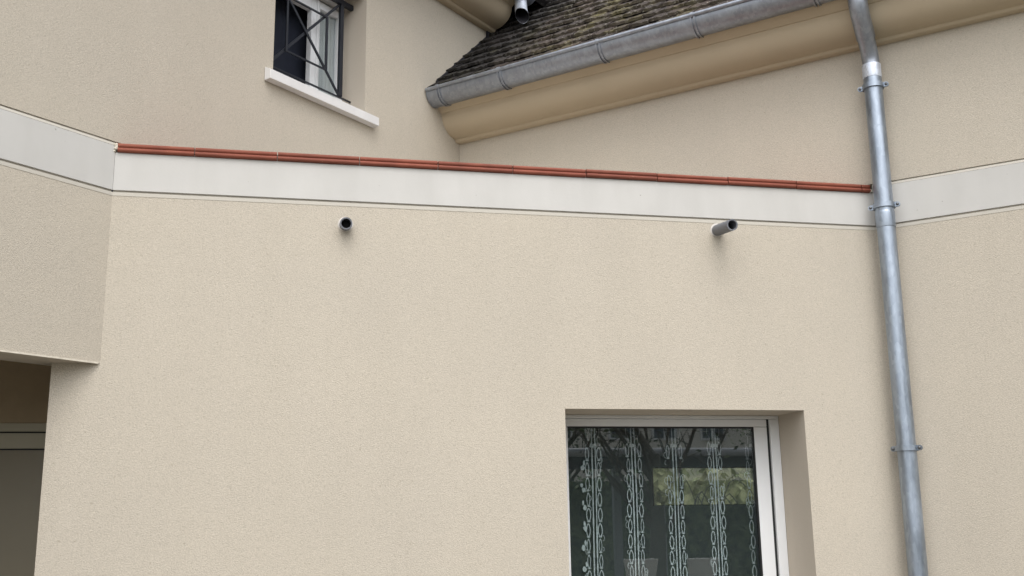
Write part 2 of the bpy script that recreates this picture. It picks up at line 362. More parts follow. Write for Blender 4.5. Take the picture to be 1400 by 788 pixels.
# thin paler corner bead along the bottom arris of the overhang
m = MB(); m.box(FL, LEND, LC-0.012, -0.008, 0.0035, ZSOF-0.003, ZSOF+0.006); m.build('corner_bead', M_cream, lw)
# porch: side wall below the wing further left, back wall, ceiling
PD = -1.2
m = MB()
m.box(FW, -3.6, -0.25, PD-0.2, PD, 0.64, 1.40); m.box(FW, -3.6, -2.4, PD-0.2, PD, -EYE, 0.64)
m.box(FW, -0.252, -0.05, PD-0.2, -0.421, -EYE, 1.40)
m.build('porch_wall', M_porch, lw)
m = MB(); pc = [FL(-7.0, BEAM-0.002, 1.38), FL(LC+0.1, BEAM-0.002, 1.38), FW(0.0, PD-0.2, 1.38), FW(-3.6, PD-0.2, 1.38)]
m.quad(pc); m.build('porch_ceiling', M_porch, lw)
m = MB(); m.box(FL, LEND, -6.6, BEAM, 0.0, -EYE, ZSOF-0.001); m.quad([FL(-6.6, BEAM, -EYE), FW(-3.6, PD-0.2, -EYE), FW(-3.6, PD-0.2, 1.4), FL(-6.6, BEAM, 1.4)])
m.build('porch_pier', M_stucco, lw)
# dark room behind the upper window
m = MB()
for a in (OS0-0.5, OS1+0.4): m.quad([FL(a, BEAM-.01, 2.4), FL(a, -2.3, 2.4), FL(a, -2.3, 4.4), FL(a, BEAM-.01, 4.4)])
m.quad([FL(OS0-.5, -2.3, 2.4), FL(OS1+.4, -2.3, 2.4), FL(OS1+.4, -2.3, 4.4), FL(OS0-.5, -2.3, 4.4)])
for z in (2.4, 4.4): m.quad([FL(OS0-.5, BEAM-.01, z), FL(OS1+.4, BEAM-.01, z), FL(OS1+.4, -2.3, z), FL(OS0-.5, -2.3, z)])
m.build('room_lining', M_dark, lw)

# ------------------------------------------------------------------ right wing (R)
rw = thing('house_wing', 'right house wing, beige render under a moulded cornice and mossy brown tile roof', 'house wing', FR(4, 0, -EYE))
RE = 9.0
m = panel(FR, [-0.05, RC, RE], [(-EYE, ZG0-0.021, 0, 0), (ZG0-0.021, ZG0, 0.002, 1), (ZG0, 2.156, -0.011, 1), (2.156, 3.50, 0, 0)], {(0, 0), (0, 1), (0, 2)}, -0.30)
m.build('wall', [M_stucco, M_margin, M_reveal], rw)
m = MB(); m.box(FR, RC+0.002, RE, -0.010, 0.003, ZG1, 2.130); m.build('band', M_band, rw, bevel=0.002)
m = MB(); m.extrude(FR, [(-0.010, 2.131), (0.003, 2.131), (-0.002, 2.147), (-0.010, 2.147)], RC+0.001, RE); m.build('band_edge', M_margin, rw)
def cornice_profile(z):
    pts = [(0.0, z), (0.048, z+0.001), (0.060, z+0.010), (0.064, z+0.024), (0.073, z+0.026)]
    for k in range(11):      # ovolo: from flat to vertical going out
        a = R(-72+68*k/10); pts.append((0.045+0.205*math.cos(a)**0.9, z+0.196+0.172*math.sin(a)))
    pts += [(0.2535, z+0.200), (0.262, z+0.201), (0.275, z+0.214), (0.30, z+0.232), (0.33, z+0.262), (0.345, z+0.30), (0.345, z+0.40), (0.0, z+0.40)]
    return pts
m = MB(); m.extrude(FR, cornice_profile(ZRC), -0.06, RE, n=8); m.build('cornice', M_cornice, rw, smooth=True)
m = MB(); m.extrude(FL, cornice_profile(ZLC), LEND, 0.47, n=8); m.build('cornice', M_cornice, lw, smooth=True)

# roof of the right wing: plane rising inwards at 43.4 degrees
TAN, COS, SIN = math.tan(R(43.4)), math.cos(R(43.4)), math.sin(R(43.4))
def roofp(F, s, d, h, ze):    # d up the slope from the eave, h above the roof plane; ze = cornice base
    return F(s, 0.40 - d*COS + h*SIN, ze + 0.366 + d*SIN + h*COS)
roof = MB(); L0, L1 = -0.03, 4.4
roof.quad([roofp(FR, -0.35, L0, -0.02, ZRC), roofp(FR, RE, L0, -0.02, ZRC), roofp(FR, RE, L1, -0.02, ZRC), roofp(FR, -3.6, L1, -0.02, ZRC)])
roof_o = roof.build('roof', M_deck, rw)
EXP, TW, TLEN, TT = 0.168, 0.160, 0.30, 0.019
protos = []
for k in range(5):
    rr = random.Random(50+k); nseg = 6; pts = {}
    vs, fs = [], []
    for i in range(nseg+1):
        x = -TW/2+0.002+(TW-0.004)*i/nseg
        wob = rr.uniform(-0.013, 0.009); lift = rr.uniform(-0.004, 0.008) + (rr.uniform(0.0, 0.007) if i in (0, nseg) else 0)
        for (y, hh) in ((0+wob, 0+lift*0.3), (0+wob+0.003, TT+lift), (TLEN*0.5, TT+0.002+lift*0.5), (TLEN, TT)):
            vs.append((x, y, hh))
    for i in range(nseg):
        a = i*4; b = a+4
        for q in range(3): fs.append((a+q, b+q, b+q+1, a+q+1))
    fs.append((0, 1, 2, 3)); fs.append((nseg*4+3, nseg*4+2, nseg*4+1, nseg*4))
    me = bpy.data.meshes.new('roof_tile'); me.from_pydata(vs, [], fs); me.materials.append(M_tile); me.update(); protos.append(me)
tilt = math.asin(min(0.9, (TT*1.25)/EXP))     # each tile rides on the one below
xa = FR.u; ya = (-FR.n*COS + Vector((0, 0, 1))*SIN); za = xa.cross(ya)
if za.z < 0: za = -za
base_rot = Matrix((xa, ya, za)).transposed()
rest = MB(); cnt = 0; troot = parent_loc(roof_o)
SMALL = Matrix.Rotation(-tilt*0.9, 3, 'X')
for row in range(26):
    d = -0.02 + row*EXP
    smax = RE-0.1
    oo = 0.40-d*COS
    s0 = -0.16 + (0.5*TW if row % 2 else 0) + min(0, oo)*0.06
    s = s0
    while s < smax:
        visible = (row < 16 and s < 2.75 - row*0.16)
        jit = random.uniform(-0.010, 0.010); rz = random.uniform(-0.035, 0.035); rx = random.uniform(-0.065, 0.015)
        pos = roofp(FR, s+random.uniform(-0.003, 0.003), d+jit, 0.012+random.uniform(0, 0.004), ZRC)
        rot = base_rot @ Matrix.Rotation(rz, 3, 'Z') @ Matrix.Rotation(rx, 3, 'X') @ SMALL
        me = protos[random.randrange(5)]
        if visible and cnt < 300:
            o = bpy.data.objects.new('roof_tile', me); COL.objects.link(o); o.parent = roof_o
            mw = rot.to_4x4(); mw.translation = pos-troot; o.matrix_local = mw; cnt += 1
        elif row < 18 or row % 1 == 0:
            i = len(rest.v); rest.v += [rot @ v.co + pos for v in me.vertices]
            for f in me.polygons: rest.f.append(tuple(i+q for q in f.vertices)); rest.mi.append(0)
        s += TW
# the far tiles: one piece
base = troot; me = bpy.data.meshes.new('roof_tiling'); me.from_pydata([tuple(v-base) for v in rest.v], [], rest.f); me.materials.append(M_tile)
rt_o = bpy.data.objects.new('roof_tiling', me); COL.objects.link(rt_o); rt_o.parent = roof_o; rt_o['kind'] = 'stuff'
# dark flashing strip where the roof meets the left wing
m = MB()
fp = [(FL(-0.34 + 0.0, 0.0, 0), 0)]
def zroofL(sl): return 3.59 + TAN*(0.318+sl)
for a, b in ((-0.335, 0.9),):
    za0, zb0 = zroofL(a), zroofL(b)
    m.quad([FL(a, 0.004, za0-0.03), FL(b, 0.004, zb0-0.03), FL(b, 0.004, zb0+0.022), FL(a, 0.004, za0+0.022)])
    m.quad([FL(a, 0.012, za0-0.03), FL(b, 0.012, zb0-0.03), FL(b, 0.012, zb0+0.022), FL(a, 0.012, za0+0.022)])
    m.quad([FL(a, 0.004, za0+0.022), FL(b, 0.004, zb0+0.022), FL(b, 0.012, zb0+0.022), FL(a, 0.012, za0+0.022)])
m.build('roof_flashing', M_lead_shade, rw)
# dark sheet added for the shade on the left wing behind the spout
m = MB(); k0, k1 = 0.40, 1.9
for oo in (0.006, 0.020): m.quad([FL(k0, oo, zroofL(k0)-0.2), FL(k1, oo, zroofL(k1)-0.2), FL(k1, oo, zroofL(k1)+0.25), FL(k0, oo, 5.0)])
m.quad([FL(k0, 0.006, zroofL(k0)-0.2), FL(k0, 0.020, zroofL(k0)-0.2), FL(k0, 0.020, 5.0), FL(k0, 0.006, 5.0)])
m.build('eave_shade_sheet', M_lead_shade, rw)
# left wing roof, above the frame
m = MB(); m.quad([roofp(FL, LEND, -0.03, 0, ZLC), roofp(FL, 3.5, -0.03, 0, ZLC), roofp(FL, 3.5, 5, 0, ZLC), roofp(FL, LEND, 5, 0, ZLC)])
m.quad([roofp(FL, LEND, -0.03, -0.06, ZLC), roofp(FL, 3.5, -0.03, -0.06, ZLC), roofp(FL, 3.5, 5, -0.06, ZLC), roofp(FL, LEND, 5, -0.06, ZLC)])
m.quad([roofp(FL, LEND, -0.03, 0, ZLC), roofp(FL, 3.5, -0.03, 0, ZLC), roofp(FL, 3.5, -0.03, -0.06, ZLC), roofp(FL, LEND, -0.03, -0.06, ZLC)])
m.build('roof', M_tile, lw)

# ------------------------------------------------------------------ gutters
def gutter(F, s0, s1, z0, z1, straps, label, cap0, cap1):
    g_r, co = 0.108, 0.362
    t = thing('gutter', label, 'gutter', F(s0, co, z0-0.11))
    zz = lambda s: z0+(z1-z0)*(s-s0)/(s1-s0)
    arc = [(co+g_r*math.cos(R(180+180*k/20)), g_r*math.sin(R(180+180*k/20))) for k in range(21)]
    inner = [(co+(g_r-0.004)*math.cos(R(360-180*k/20)), (g_r-0.004)*math.sin(R(360-180*k/20))) for k in range(21)]
    def sweep(m, prof, a, b, n):
        i = len(m.v); k = len(prof)
        for j in range(n+1):
            s = a+(b-a)*j/n; m.v += [F(s, o, z+zz(s)) for o, z in prof]
        for j in range(n):
            for q in range(k): m.f.append((i+j*k+q, i+j*k+(q+1) % k, i+(j+1)*k+(q+1) % k, i+(j+1)*k+q)); m.mi.append(0)
        m.f.append(tuple(i+q for q in range(k))); m.mi.append(0); m.f.append(tuple(i+n*k+q for q in reversed(range(k)))); m.mi.append(0)
    m = MB(); sweep(m, arc+inner, s0, s1, 12); m.build('trough', M_gutter, t, smooth=True)
    m = MB(); sweep(m, [(co+g_r+0.006+0.0155*math.cos(R(a)), 0.006+0.0155*math.sin(R(a))) for a in range(0, 360, 30)], s0-0.002, s1, 12); m.build('rolled_lip', M_gutter, t, smooth=True)
    cap = [(co+(g_r+0.003)*math.cos(R(180+180*k/20)), (g_r+0.003)*math.sin(R(180+180*k/20))) for k in range(21)]
    for use, s in ((cap0, s0), (cap1, s1)):
        if use: m = MB(); sweep(m, cap, s-0.006, s+0.004, 1); m.build('end_cap', M_gutter, t)
    for s in straps:
        st = [(co+(g_r+h)*math.cos(R(a)), (g_r+h)*math.sin(R(a))) for h, rng in ((0.010, range(180, 361, 9)), (0.0005, range(360, 179, -9))) for a in rng]
        m = MB(); sweep(m, st, s-0.020, s-0.009, 1); sweep(m, st, s+0.007, s+0.017, 1)
        sweep(m, [(co+g_r+0.006+0.0195*math.cos(R(a)), 0.006+0.0195*math.sin(R(a))) for a in range(0, 360, 30)], s-0.014, s+0.011, 1)
        m.build('strap', M_gutter, t, smooth=True)
    return t
gutter(FR, -0.010, RE, 3.455, 3.53, [0.105, 0.70, 1.575, 2.330, 3.18, 4.1, 5.0], 'half-round weathered zinc gutter along the mossy roof edge, ending at the left wing', True, False)
gutter(FL, LEND, 0.56, 4.665, 4.665, [-3.0, -1.5, -0.4], 'zinc gutter high under the left roof edge, ending above the short bright spout', False, True)

# short bright spout that empties the upper gutter onto the tiles
sp = thing('rain_spout', 'short bright zinc spout under the upper eave, emptying onto the mossy tiles', 'rain spout', FL(0.42, 0.36, 4.36))
m = MB()
pth = [FL(0.470, 0.345, 4.62), FL(0.462, 0.352, 4.54), FL(0.445, 0.365, 4.475), FL(0.42, 0.385, 4.42), FL(0.392, 0.41, 4.375)]
i0 = len(m.v); SP = 32
m.tube(pth, [0.056, 0.056, 0.057, 0.058, 0.060], SP, (False, False)); m.tube(pth, [0.053, 0.053, 0.054, 0.055, 0.057], SP, (False, False), 1)
dn = (pth[-1]-pth[-2]).normalized()
for base in (i0+4*SP, i0+9*SP):          # mouth cut on the slant, long side against the wall, with a nicked lip
    for q in range(SP):
        v = m.v[base+q]; out = (v-pth[-1]).dot(FL.u)/0.066
        m.v[base+q] = v + dn*(0.055*out + 0.008*math.cos(q*math.pi/4))
m.build('pipe', [M_spout, M_lead_shade], sp, smooth=True)  # inner face dark: shade inside the spout put into its colour

# ------------------------------------------------------------------ downpipe with clamps
dp = thing('downpipe', 'tall galvanised grey downpipe standing in the right corner, bent under the eave', 'downpipe', FR(3.42, 0.10, -EYE))
def axis(z): return FR(3.441-(2.85-z)*0.004, 0.100, z)
PR = 0.0600
m = MB(); m.tube([axis(-EYE), axis(1.812)], PR-0.002, 40); m.build('lower_pipe', M_zinc, dp, smooth=True)
m = MB(); m.tube([axis(1.812), axis(1.818), axis(1.905), axis(1.918), axis(1.923)], [PR+0.0008, PR+0.002, PR+0.002, PR+0.001, PR-0.0015], 40); m.build('sleeve', M_zinc, dp, smooth=True)
m = MB(); m.tube([axis(1.914), axis(2.86)], PR-0.001, 40); m.build('upper_pipe', M_zinc, dp, smooth=True)
m = MB(); m.tube([axis(2.86), axis(2.865), axis(2.955), axis(2.958)], [PR+0.0005, PR+0.002, PR+0.002, PR-0.001], 40); m.build('sleeve', M_spout, dp, smooth=True)
ctrl = [axis(2.93), FR(3.441, 0.102, 2.99), FR(3.441, 0.125, 3.045), FR(3.441, 0.17, 3.10), FR(3.442, 0.225, 3.155), FR(3.442, 0.285, 3.205), FR(3.443, 0.335, 3.255), FR(3.443, 0.360, 3.315), FR(3.444, 0.364, 3.40)]
def smooth_path(c, n=6):
    out = []
    for i in range(len(c)-1):
        p0, p1, p2, p3 = c[max(i-1, 0)], c[i], c[i+1], c[min(i+2, len(c)-1)]
        for k in range(n):
            t = k/n; out.append(0.5*((2*p1)+(p2-p0)*t+(2*p0-5*p1+4*p2-p3)*t*t+(3*p1-p0-3*p2+p3)*t**3))
    return out+[c[-1]]
sp_ = smooth_path(ctrl)
mid = 20
m = MB(); m.tube(sp_[:mid+2], PR-0.004, 40); m.build('lower_elbow', M_gutter, dp, smooth=True)
m = MB(); m.tube(sp_[mid:44], PR+0.0015, 40); m.build('upper_elbow', M_gutter, dp, smooth=True)
m = MB(); m.tube(sp_[43:], PR+0.003, 40); m.build('outlet', M_zinc, dp, smooth=True)
def make_clamp(zc, ang):
    """two bolted half collars round the pipe; lugs point along the wall"""
    c = axis(zc); m = MB()
    def ring(ri, ro, h):
        i = len(m.v); seg = 40
        for r, z in ((ri, -h), (ro, -h), (ro, h), (ri, h)):
            for q in range(seg):
                a = 2*math.pi*q/seg; m.v.append(c+Vector((r*math.cos(a), r*math.sin(a), z)))
        for k in range(4):
            for q in range(seg):
                m.f.append((i+k*seg+q, i+k*seg+(q+1) % seg, i+((k+1) % 4)*seg+(q+1) % seg, i+((k+1) % 4)*seg+q)); m.mi.append(0)
    ring(PR-0.002, PR+0.0105, 0.0165)
    u = (FR.u*math.cos(ang)+FR.n*math.sin(ang)).normalized(); n = Vector((u.y, -u.x, 0))
    for sgn in (-1, 1):       # rounded lugs, two leaves with a slit between
        for off in (-0.007, 0.004):
            for k in range(1):
                a = c+u*sgn*(PR+0.001)+n*off; i = len(m.v); seg = 10
                prof = [(0.0, -0.0165), (0.024, -0.0165)] + [(0.024+0.0165*math.sin(R(180*j/seg)), -0.0165*math.cos(R(180*j/seg))) for j in range(1, seg)] + [(0.024, 0.0165), (0.0, 0.0165)]
                for dn in (0.0, 0.004):
                    m.v += [a+u*sgn*x+Vector((0, 0, z))+n*dn for x, z in prof]
                k_ = len(prof); m.f.append(tuple(range(i, i+k_))); m.mi.append(0); m.f.append(tuple(range(i+2*k_-1, i+k_-1, -1))); m.mi.append(0)
                for j in range(k_): m.f.append((i+j, i+(j+1) % k_, i+k_+(j+1) % k_, i+k_+j)); m.mi.append(0)
    # stay into the wall
    m.bar(c-FR.n*PR, c-FR.n*0.10, 0.010, 0.010)
    o = m.build('clamp', M_zinc, dp, smooth=True)
    for sgn in (-1, 1):
        b = MB(); p = c+u*sgn*(PR+0.0255)+n*0.008
        b.tube([p-n*0.020, p, p+n*0.004, p+n*0.0075, p+n*0.009], [0.004, 0.0105, 0.0098, 0.007, 0.001], 14); b.build('bolt', M_bolt, o, smooth=True)
for z, a in ((2.800, 0.0), (1.960, 0.0), (0.381, 0.25)): make_clamp(z, a)

# ------------------------------------------------------------------ overflow pipes through the wall
def outlet(s, z, length, droop, slew, label):
    t = thing('outlet_pipe', label, 'pipe', FW(s, 0, z), 'grey overflow pipes under the pale band')
    a = FW(s, -0.02, z+0.002); b = FW(s+slew, length, z-droop); ax = (b-a).normalized()
    m = MB(); n = 30; r0, r1 = 0.0365, 0.0285
    m.tube([a, b], r0, n, (False, False)); m.tube([b-ax*0.0005, a+ax*0.0], r1, n, (False, True))
    i0 = n; # annulus at the mouth
    x = ax.cross(Vector((0, 0, 1))).normalized(); y = x.cross(ax)
    for q in range(n):
        a0, a1 = 2*math.pi*q/n, 2*math.pi*(q+1)/n
        pt = lambda r, an: b+(x*math.cos(an)+y*math.sin(an))*r
        m.quad([pt(r0, a0), pt(r0, a1), pt(r1, a1), pt(r1, a0)])
    m.build('tube', M_pvc, t, smooth=True)
    m = MB(); m.tube([FW(s, 0.0012, z), FW(s, 0.006, z-0.0005)], [0.046, 0.0395], n); m.build('sealant_ring', M_mortar, t, smooth=True)
    # black disc standing in for the shade inside the bore
    m = MB(); m.tube([a+ax*0.024, a+ax*0.030], r1-0.0008, n); m.build('bore_shade', M_black, t)
    return t
outlet(1.324, 1.716, 0.085, 0.016, 0.0, 'short grey overflow pipe under the band, left one, its black mouth facing straight out')
outlet(3.690, 1.782, 0.240, 0.030, 0.0, 'longer grey overflow pipe above the big window, right one, seen from its side')

# ------------------------------------------------------------------ lower window: sliding frame in a deep reveal
lwn = thing('window', 'large white sliding window in the lower wall with patterned net curtain behind dark glass', 'window', FW(3.4, -0.38, ZWB))
FO = -0.355
m = MB()
for a, b, z0, z1 in ((SW0+.001, SW1-.001, 0.606, ZWT-.001), (SW0+.001, SW0+0.050, ZWB, 0.605), (SW1-0.064, SW1-.001, ZWB, 0.605)):
    m.box(FW, a, b, FO-0.085, FO, z0, z1)
m.build('frame', M_white, lwn, bevel=0.003)
m = MB(); m.box(FW, SW1-0.0795, SW1-0.0645, FO-0.075, FO-0.022, ZWB, 0.6055)
m.build('track_gap', M_black, lwn)
S0, S1, SO = SW0+0.052, SW1-0.080, FO-0.018
m = MB()
m.box(FW, S0, S1, SO-0.04, SO, 0.556, 0.6045); m.box(FW, S0, S0+0.06, SO-0.04, SO, ZWB, 0.555); m.box(FW, S1-0.092, S1, SO-0.04, SO, ZWB, 0.555)
sash = m.build('sash', M_white, lwn, bevel=0.004)
m = MB(); m.box(FW, S0+0.0605, S1-0.0925, SO-0.03, SO-0.004, 0.546, 0.5555); m.box(FW, S1-0.1010, S1-0.0925, SO-0.03, SO-0.004, ZWB, 0.5455)
m.build('gasket', M_black, sash)
m = MB(); m.box(FW, S0+0.061, S1-0.1015, SO-0.022, SO-0.016, ZWB, 0.5455); m.build('pane', M_glass, sash)
m = MB(); m.box(FW, SW0, SW1, -0.43, 0.045, ZWB-0.05, ZWB-0.001); m.build('sill', M_sill, lwn, bevel=0.003)

# net curtain with woven chain stripes
lc = thing('net_curtain', 'sheer net curtain with woven chain stripes hanging inside the large lower window', 'curtain', FW(3.4, -0.5, -0.6))
CO = -0.485
m = MB(); n = 60; i = 0
for k in range(n):
    a, b = 2.62+1.62*k/n, 2.62+1.62*(k+1)/n
    f = lambda s: CO-0.012+0.010*math.sin(s*19)
    m.quad([FW(a, f(a), -0.62), FW(b, f(b), -0.62), FW(b, f(b), 0.62), FW(a, f(a), 0.62)])
m.build('net', M_net, lc)
LR = random.Random(99)
def stripe(s, chains=(-0.046, 0.040), lines=(-0.013, 0.009), zt=0.62, phase=0.0, sway=0.0):
    m = MB(); th = 0.0016
    off = lambda z: sway*math.sin(z*3+phase)
    zs = [-0.62+k*0.04 for k in range(32)]
    for l in lines:
        for z0, z1 in zip(zs, zs[1:]):
            if z1 > zt: continue
            w = 0.0046*LR.uniform(0.6, 1.15)
            a, b = s+l+off(z0), s+l+off(z1)
            m.quad([FW(a-w, CO, z0), FW(a+w, CO, z0), FW(b+w, CO, z1), FW(b-w, CO, z1)])
    zt2 = 0.405
    for c in chains:
        z = -0.62+phase*0.03; H = 0.084
        while z < zt2:
            cz = z+H/2; seg = 14; cc = s+c+off(cz)+LR.uniform(-0.003, 0.003); fat = LR.uniform(0.75, 1.15)
            if LR.random() < 0.03: z += H+0.012; continue
            for q in range(seg):
                a0, a1 = 2*math.pi*q/seg, 2*math.pi*(q+1)/seg
                pt = lambda r, an: FW(cc+fat*r[0]*math.cos(an)*abs(math.cos(an))**0.35, CO, cz+r[1]*math.sin(an))
                m.quad([pt((0.0150, 0.045), a0), pt((0.0150, 0.045), a1), pt((0.0098, 0.036), a1), pt((0.0098, 0.036), a0)])
            for sx in (-1, 1):
                m.quad([FW(cc-0.006, CO, z-0.004), FW(cc+0.006, CO, z-0.004), FW(cc+0.011*sx+0.002, CO, z+0.004), FW(cc+0.011*sx-0.003, CO, z+0.004)])
            z += H+0.012
        for k in range(9):       # loose loops beside the chain
            zz = LR.uniform(-0.6, 0.38); w = LR.uniform(0.008, 0.020); sg = LR.choice((-1, 1))
            for q in range(7):
                a0, a1 = math.pi*q/7, math.pi*(q+1)/7
                pt = lambda r, an: FW(s+c+sg*(0.012+r*math.sin(an)), CO+0.001, zz-1.3*r*math.cos(an))
                m.quad([pt(w, a0), pt(w, a1), pt(w-0.0028, a1), pt(w-0.0028, a0)])
        # faint tendrils above the chain
        for k in range(3):
            zz = zt2+0.02+0.055*k; w = 0.016-0.003*k
            for q in range(8):
                a0, a1 = math.pi*q/8, math.pi*(q+1)/8
                sg = 1 if (k+int(c > 0)) % 2 else -1
                pt = lambda r, an: FW(s+c+off(zz)+sg*r*math.sin(an)*0.8, CO, zz-0.03*math.cos(an))
                m.quad([pt(w, a0), pt(w, a1), pt(w-0.004, a1), pt(w-0.004, a0)])
    # small bell at the head of the stripe
    m.quad([FW(s-0.026, CO, 0.43), FW(s+0.024, CO, 0.43), FW(s+0.018, CO, 0.452), FW(s-0.020, CO, 0.452)])
    return m.build('lace_stripe', M_lace, lc)
for s, ch, ph in ((2.9575, (-0.046, 0.032), 0.2), (3.2265, (-0.041, 0.040), 1.0), (3.508, (-0.045, 0.039), 0.6), (3.792, (-0.042, 0.033), 1.4)):
    stripe(s, ch, phase=ph, sway=0.004)
stripe(4.065, (-0.040,), (0.004, 0.022), phase=0.4)
m = MB()      # embroidered leaves beside the first stripe
for z in (0.30, 0.16, 0.05, -0.08, -0.20, -0.33):
    for k in range(2):
        cs, cz = 2.885+random.uniform(-0.012, 0.012), z+k*0.03
        pts = [FW(cs+random.uniform(0.6, 1.1)*0.016*math.cos(a)*(1-.4*k), CO+0.002+0.002*k, cz+random.uniform(0.6, 1.1)*0.020*math.sin(a)) for a in [q*math.pi/4.5 for q in range(9)]]
        m.quad(pts)
m.build('lace_leaf', M_lace, lc)

# far window on the other side of the room
fwn = thing('window', 'far window seen through the dark room, yellow-green hedge behind it', 'window', FW(5.8, RO1, FZ0))
m = MB()
for a, b, z0, z1 in ((FS0, FS1, FZ1-0.012, FZ1), (FS0, FS0+0.02, FZ0, FZ1-0.0125), (FS1-0.02, FS1, FZ0, FZ1-0.0125), (5.47, 5.50, FZ0+0.01, FZ1-0.0125), (FS0+0.02, FS1-0.02, FZ0, FZ0+0.01)):
    m.box(FW, a, b, RO1-0.06, RO1-0.005, z0, z1)
m.build('frame', M_wood, fwn)
m = MB(); m.box(FW, FS0+0.02, FS1-0.02, RO1-0.035, RO1-0.03, FZ0+0.0105, FZ1-0.013); m.build('pane', M_glass_up, fwn)

# ------------------------------------------------------------------ upper window
uw = thing('window', 'small upper left window with white frame, dark left half and pale stone sill', 'window', FL(-1.67, -0.22, OZ0))
UO = -0.235
m = MB()
for a, b, z0, z1 in ((OS0+.001, OS1-.001, 3.925, OZ1-.001), (OS0+.001, OS0+0.045, 3.06, 3.9245), (OS1-0.045, OS1-.001, 3.06, 3.9245), (OS0+.001, OS1-.001, OZ0+.001, 3.0595)):
    m.box(FL, a, b, UO-0.055, UO, z0, z1)
m.build('frame', M_white, uw, bevel=0.004)
m = MB(); LO = UO+0.008
for a, b, z0, z1 in ((-1.562, -1.472, 3.061, 3.905), (OS1-0.078, OS1-0.0455, 3.061, 3.905), (-1.4715, OS1-0.0785, 3.845, 3.905), (-1.4715, OS1-0.0785, 3.061, 3.12)):
    m.box(FL, a, b, LO-0.05, LO, z0, z1)
m.box(FL, -1.512, -1.498, LO-0.0, LO+0.012, 3.07, 3.9)
leaf = m.build('sash', M_white, uw, bevel=0.004)
m = MB(); m.box(FL, -1.471, OS1-0.079, LO-0.03, LO-0.024, 3.1205, 3.8445); m.build('pane', M_glass_up, leaf)
m = MB(); m.box(FL, OS0+0.046, -1.563, LO-0.05, LO, 3.800, 3.905); m.build('head_rail', M_white, uw, bevel=0.004)
m = MB()
m.quad([FL(OS0-0.075, -0.0, 2.929), FL(OS1+0.098, -0.0, 2.929), FL(OS1+0.098, 0.06, 2.934), FL(OS0-0.075, 0.06, 2.934)])
pr = [(-0.21, 3.0195), (0.003, 3.0195), (0.003, 2.930), (0.060, 2.934), (0.060, 3.000), (0.0, 3.030), (-0.21, 3.040)]
m = MB(); m.extrude(FL, [(0.002, 2.930), (0.060, 2.934), (0.060, 3.001), (0.002, 3.028)], OS0-0.075, OS1+0.098)
m.extrude(FL, [(-0.20, OZ0+0.001), (0.0015, OZ0+0.001), (0.0015, 3.028), (-0.20, 3.045)], OS0+0.001, OS1-0.001)
m.build('sill', M_sill, uw, bevel=0.003)
# pale curtain right inside the right-hand sash
cu = thing('window_curtain', 'pale plain curtain behind the right pane of the upper window', 'curtain', FL(-1.36, -0.264, 3.121))
m = MB()
for k in range(40):
    a, b = -1.471+0.191*k/40, -1.471+0.191*(k+1)/40; f = lambda s: -0.2640+0.0035*math.sin(s*150)
    m.quad([FL(a, f(a), 3.121), FL(b, f(b), 3.121), FL(b, f(b), 3.844), FL(a, f(a), 3.844)])
m.build('cloth', M_sheer, cu, smooth=True)

bl = thing('room_shade_sheet', 'dark navy sheet added behind the left half of the upper window as room shade', 'shade sheet', FL(-1.8, -0.40, 3.0))  # sheet added to stand in for the dark of the room
m = MB()
for k in range(30):
    a, b = -2.45+1.15*k/30, -2.45+1.15*(k+1)/30; f = lambda s: -0.395+0.008*math.sin(s*28)
    m.quad([FL(a, f(a), 2.95), FL(b, f(b), 2.95), FL(b, f(b), 4.1), FL(a, f(a), 4.1)])
m.build('cloth', plain('navy_room_shade', (0.017, 0.021, 0.035), 0.9, 0.15, 9), bl, smooth=True)  # not real cloth: the added sheet standing in for the dark of the room

# grille in front of the upper window
gr = thing('window_grille', 'dark painted metal grille of crossed bars in front of the small upper window', 'grille', FL(-1.67, -0.15, 3.04))
GO = -0.150; nL = FL.n
def gb(name, a, b, w=0.020, h=0.020, off=0.0, ext=0.0):
    m = MB(); m.bar(FL(a[0], GO+off, a[1]), FL(b[0], GO+off, b[1]), w, h, upv=nL); return m.build(name, M_grille, gr, bevel=0.0015)
XL, XR, GT, GB = -2.066, -1.322, 3.935, 3.150
gb('top_rail', (OS0+0.002, GT), (OS1-0.002, GT), 0.040, 0.030)
gb('bottom_rail', (OS0+0.002, GB-0.004), (OS1-0.002, GB-0.004), 0.012, 0.014)
gb('upright', (XR, GB+0.003), (XR, GT-0.021), 0.034, 0.026)
gb('upright', (XL, GB+0.003), (XL, GT-0.021), 0.034, 0.026)
gb('diagonal', (XL+0.018, GT-0.022), (XR-0.018, GB+0.005), 0.020, 0.011, 0.006)
gb('diagonal', (XL+0.018, GB+0.005), (XR-0.018, GT-0.022), 0.020, 0.011, -0.006)
IL, IR, IT, IB = -1.886, -1.482, 3.742, 3.312
gb('inner_upright', (IL, IB-0.008), (IL, IT+0.008), 0.018, 0.011, 0.0065); gb('inner_upright', (IR, IB-0.008), (IR, IT+0.008), 0.022, 0.011, 0.0065)
gb('inner_bar', (IL+0.011, IT), (IR-0.011, IT), 0.014, 0.011, 0.0065); gb('inner_bar', (IL+0.011, IB), (IR-0.011, IB), 0.014, 0.011, 0.0065)

